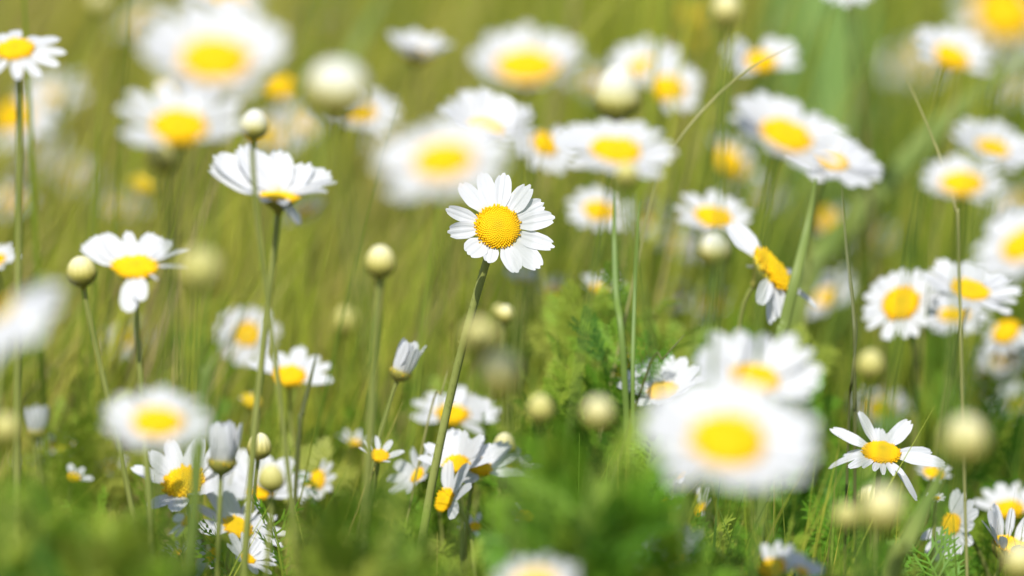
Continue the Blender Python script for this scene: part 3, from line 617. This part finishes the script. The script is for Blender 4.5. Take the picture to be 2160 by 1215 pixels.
daisy(2118, 760, 44, 140, 0.5, -15, 40, 'soft white daisy under the yellow centred one at the right edge', n=11, up=15)
daisy(2060, 838, 40, 115, 0.5, 10, 44, 'faint daisy right of the small blurred one at right', n=10, up=15)
daisy(1420, 625, 34, 110, 0.6, 0, 50, 'dim pale daisy under the smooth white topped bud', n=9, up=10)
daisy(1500, 640, 46, 110, 0.6, -20, 46, 'dim yellow daisy left of the sideways daisy', n=6, up=10)
daisy(255, 440, 40, 120, 0.5, 10, 60, 'faint daisy blur left of the side view daisy', n=9, up=15)
daisy(1430, 520, 36, 130, 0.5, 20, 52, 'soft white daisy behind the open one right of centre', n=10, up=10)
daisy(1600, 420, 40, 140, 0.5, 0, 60, 'soft white blur of a daisy under the large tilted daisy', n=10, up=10)
daisy(2150, 190, 50, 170, 0.55, 0, 70, 'greyish daisy blur under the top right corner', n=10, up=10)
daisy(2150, 430, 50, 150, 0.5, -20, 60, 'greyish daisy blur right of the blade crossed daisy', n=10, up=10)

daisy(110, 205, 44, 170, 0.55, -10, 62, 'soft white daisy blur right of the drooping petalled upper left one', n=11, up=12)
daisy(640, 262, 46, 150, 0.5, 15, 66, 'soft white daisy blur under the big white bud', n=11, up=12)
daisy(300, 52, 46, 150, 0.5, -15, 74, 'pale daisy blur left of the very large top left daisy', n=11, up=12)
daisy(815, 300, 36, 120, 0.5, 0, 70, 'faint daisy blur left of the very blurred pale daisy', n=10, up=12)
daisy(1245, 175, 40, 140, 0.5, 0, 66, 'faint daisy blur right of the large top middle one', n=10, up=12)
daisy(1850, 500, 36, 110, 0.5, 0, 66, 'faint daisy blur above the round daisy facing left', n=10, up=12)

# spent flowers: a yellow cone with few or no petals
spent(590, 186, 62, 0.6, 10, 48, 'soft yellow daisy centre without petals left of the big blurred white bud', disc=DISCS[1])
spent(368, 192, 66, 0.6, 0, 54, 'pale yellow blur above the daisy with long left petals')
spent(530, 848, 40, 0.5, 25, 18, 'wilted yellow daisy head near the crossing stems', petals=[(160, 2.2, .8, 20), (60, 2.2, .8, 30)])
spent(302, 392, 50, 0.5, 20, 40, 'withered yellow daisy head below the olive bud at upper left', petals=[(0, 1.8, .8, 30), (150, 2.0, .8, 50), (110, 1.6, .8, 40)])
spent(1116, 1048, 34, 0.3, 10, 10, 'dull ochre daisy head at bottom centre', dh=1.3)
spent(1165, 1048, 34, 0.4, 30, 12, 'dull ochre daisy head with a white scrap of petal', petals=[(170, 2.2, .9, 30), (140, 1.9, .9, 30)], dh=1.2)
spent(1462, 35, 50, 0.6, 10, 58, 'dark ochre daisy head blurred at the top right of centre', dh=1.2)
spent(1458, 88, 52, 0.6, 190, 62, 'dark ochre daisy head just below the other top one', dh=1.2)

# half open flowers
bud(1302, 210, 112, 0.25, 2, 24, 'white egg shaped bud opening over the flat white daisy', green='white', tall=1.25, k_c=.9)
half_open(76, 908, 40, 50, 0.15, 2, 18, 'half open daisy with blunt white petals at the lower left', up=84, n=11, wid=1.0, jit=1.5, dz=.2)
half_open(468, 972, 58, 78, 0.12, 4, -10, 'half open daisy with an upright white cup in front of the domed yellow daisy', up=80, n=12, wid=1.05, lean=-.03, cup=True, jit=1.6, dz=.3)
half_open(846, 782, 46, 64, 0.18, 22, 7, 'half open white daisy leaning right beside the tall thick bud stem', up=92, n=11, wid=1.0, lean=-.15, jit=2.0, dz=.3)

# ------------------------------------------------------------------ closed buds
bud(712, 186, 148, 0.35, 5, -62, 'big blurred white bud just opening at the upper left of centre', green='broad', tall=0.95)
bud(536, 266, 68, 0.30, 6, -16, 'white topped round bud on a thin stem over the side view daisy', green='white', lean=.06, rad=.0010)
bud(346, 330, 78, 0.4, 0, -36, 'olive green blurred bud beneath the daisy with long left petals', green=True)
bud(172, 574, 74, 0.30, -6, -9, 'cream bud with a smaller swelling on its right at left of the gap toothed daisy', lean=.10)
bud(802, 556, 74, 0.28, 3, -18, 'pale yellow bud on a thick grey green stem left of the main daisy', lean=-.02, rad=.0015, tall=1.15)
bud(424, 572, 104, 0.4, 10, -54, 'large blurred pale bud right of the gap toothed daisy', green=True)
bud(730, 680, 66, 0.4, 0, 34, 'dull olive bud lower left of the pale yellow bud', green=True)
bud(1012, 712, 84, 0.4, 0, -50, 'upper blurred yellowish bud of the two below the main daisy', green=True)
bud(1056, 790, 98, 0.4, 0, -56, 'lower blurred cream bud of the two below the main daisy')
bud(1140, 866, 60, 0.35, 0, -28, 'olive yellow bud left of the cream one in the centre foreground', green=True, tall=1.2)
bud(1262, 872, 72, 0.5, 0, -46, 'pinkish cream bud over bright green foliage')
bud(1064, 944, 56, 0.25, 3, 10, 'pointed cream bud behind the right touching low daisy', tall=1.2)
bud(1836, 772, 64, 0.4, 5, -30, 'pale olive bud under the round daisy facing left', green=True)
bud(2036, 930, 108, 0.45, 0, -58, 'large cream bud right of the sharp ragged daisy')
bud(1862, 1076, 100, 0.45, 0, -56, 'large cream bud below the sharp ragged daisy')
bud(1786, 1090, 60, 0.4, 0, -44, 'small dull bud left of the large cream bud below the sharp daisy', green=True)
bud(1834, 1052, 56, 0.3, 0, 14, 'cream bud partly hidden behind the stem of the sharp ragged daisy')
bud(547, 944, 60, 0.38, 8, 6, 'greenish ribbed bud beside the upright white cup daisy', lean=-.12)
bud(572, 1012, 66, 0.4, 0, -16, 'cream green bud below the greenish ribbed bud', green=True)
bud(1532, 24, 70, 0.45, 0, -38, 'cream bud at the top edge above the daisy with a blade across', lean=-.05)
bud(12, 908, 66, 0.4, 0, -44, 'olive bud blurred at the lower left edge', green=True)
bud(1322, 368, 56, 0.4, 0, -34, 'dull olive bud hanging below the flat white daisy', green=True)
bud(1506, 528, 76, 0.32, 3, -26, 'smooth white topped bud under the open daisy right of centre', green='white')
bud(2152, 1190, 80, 0.4, 0, -40, 'cream bud in the bottom right corner')
bud(210, 8, 52, 0.4, 0, 56, 'soft cream bud at the top left edge')
bud(1066, 664, 44, 0.35, 8, 18, 'small cream bud right of the main stem')
bud(1052, 656, 30, 0.35, -10, 24, 'tiny pale bud touching the small cream bud', green=True)

# ------------------------------------------------------------------ meadow grass (uncountable)
VS, FS, TS = [], [], []; nv0 = 0
CLEAR = np.array(CLEARINGS)                      # daisies further back: x, y, height of the lowest petal, half width
def add_blades(bx, by, h, wd, lx, ly, *a, **k):
    global nv0
    h = h.copy(); keep = nr.random(len(h)) < 0.12; ang0 = CAM_H
    for fx, fy, fz, fr in CLEAR:                  # grass is trampled short in front of them
        t = by / fy; line = CAM_H + (fz - CAM_H) * t; ux = fx * t; xt = bx + lx * h
        near = (by < fy + 0.01) & (by > 0.9) & ((np.abs(bx - ux) < fr * 0.8) | (np.abs(xt - ux) < fr * 0.8)) & (h > line) & ~keep
        h[near] = np.maximum(0.03, line[near] * nr.uniform(0.6, 1.03, near.sum()))
    a = (bx, by, h, wd, lx, ly) + a
    v, f, t = blades(*a, **k); VS.append(v); FS.append(f + nv0); TS.append(t); nv0 += len(v)
def field(N, d0, d1, h0, h1, tone0, spread, wd=(0.0010, 0.0024), leanx=(0.02, 0.30), seg=6, margin=0.16):
    d = np.sqrt(nr.uniform(d0 ** 2, d1 ** 2, N)); half = 0.09 * d + margin
    bx = nr.uniform(-1, 1, N) * half; by = d
    hn = np.clip(0.5 + 0.5 * vnoise(bx, by, 14, 3) + 0.55 * vnoise(bx, by, 48, 4), 0, 1.2); h = (h0 + (h1 - h0) * nr.random(N)) * (0.6 + 0.55 * hn)
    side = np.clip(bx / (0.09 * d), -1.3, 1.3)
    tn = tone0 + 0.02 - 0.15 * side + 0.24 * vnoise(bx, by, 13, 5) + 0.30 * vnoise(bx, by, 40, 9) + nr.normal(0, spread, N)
    add_blades(bx, by, h, nr.uniform(*wd, N), nr.uniform(*leanx, N) + nr.normal(0, 0.09, N) - 0.06 * side, nr.normal(0, 0.10, N), nr.normal(0.25, 0.35, N), np.clip(tn, 0, 1), seg=seg)
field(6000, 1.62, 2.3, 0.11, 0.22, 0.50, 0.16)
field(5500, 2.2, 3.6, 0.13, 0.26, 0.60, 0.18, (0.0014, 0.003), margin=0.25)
def tufts(NT, per, d0, d1, h0, h1, rad, wd, tmean, tsd, margin=0.16):
    d = np.sqrt(nr.uniform(d0 ** 2, d1 ** 2, NT)); x = nr.uniform(-1, 1, NT) * (0.09 * d + margin)
    side = np.clip(x / (0.09 * d), -1.3, 1.3)
    h = nr.uniform(h0, h1, NT); t = np.clip(nr.normal(tmean + 0.02, tsd, NT) - 0.15 * side, 0, 1); lx = nr.normal(0.16, 0.17, NT) - 0.09 * side; ly = nr.normal(0, 0.08, NT)
    k = np.repeat(np.arange(NT), per); N = len(k)
    add_blades(x[k] + nr.normal(0, rad, N), d[k] + nr.normal(0, rad, N), h[k] * nr.uniform(0.6, 1.08, N), nr.uniform(*wd, N), lx[k] + nr.normal(0, 0.09, N), ly[k] + nr.normal(0, 0.05, N),
               nr.normal(0.2, 0.25, N), np.clip(t[k] + nr.normal(0, 0.06, N), 0, 1))
tufts(300, 20, 1.66, 2.2, 0.13, 0.30, 0.006, (0.0012, 0.0028), 0.50, 0.24)
tufts(300, 24, 2.2, 3.6, 0.13, 0.30, 0.010, (0.0016, 0.0036), 0.62, 0.24, 0.25)
tufts(120, 16, 1.36, 1.52, 0.11, 0.165, 0.005, (0.0010, 0.0022), 0.42, 0.20)
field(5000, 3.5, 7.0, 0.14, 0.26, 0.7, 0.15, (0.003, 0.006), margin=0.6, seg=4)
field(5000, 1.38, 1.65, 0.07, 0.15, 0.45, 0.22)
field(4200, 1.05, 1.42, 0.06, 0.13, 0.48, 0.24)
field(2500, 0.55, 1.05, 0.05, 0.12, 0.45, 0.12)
gme = mesh_from('grass', np.concatenate(VS), np.concatenate(FS), M_GRASS, tone=np.concatenate(TS))
go = bpy.data.objects.new('grass', gme); C.objects.link(go); go['kind'] = 'stuff'; go['label'] = 'thin olive and green meadow grass filling the background'; go['category'] = 'grass'
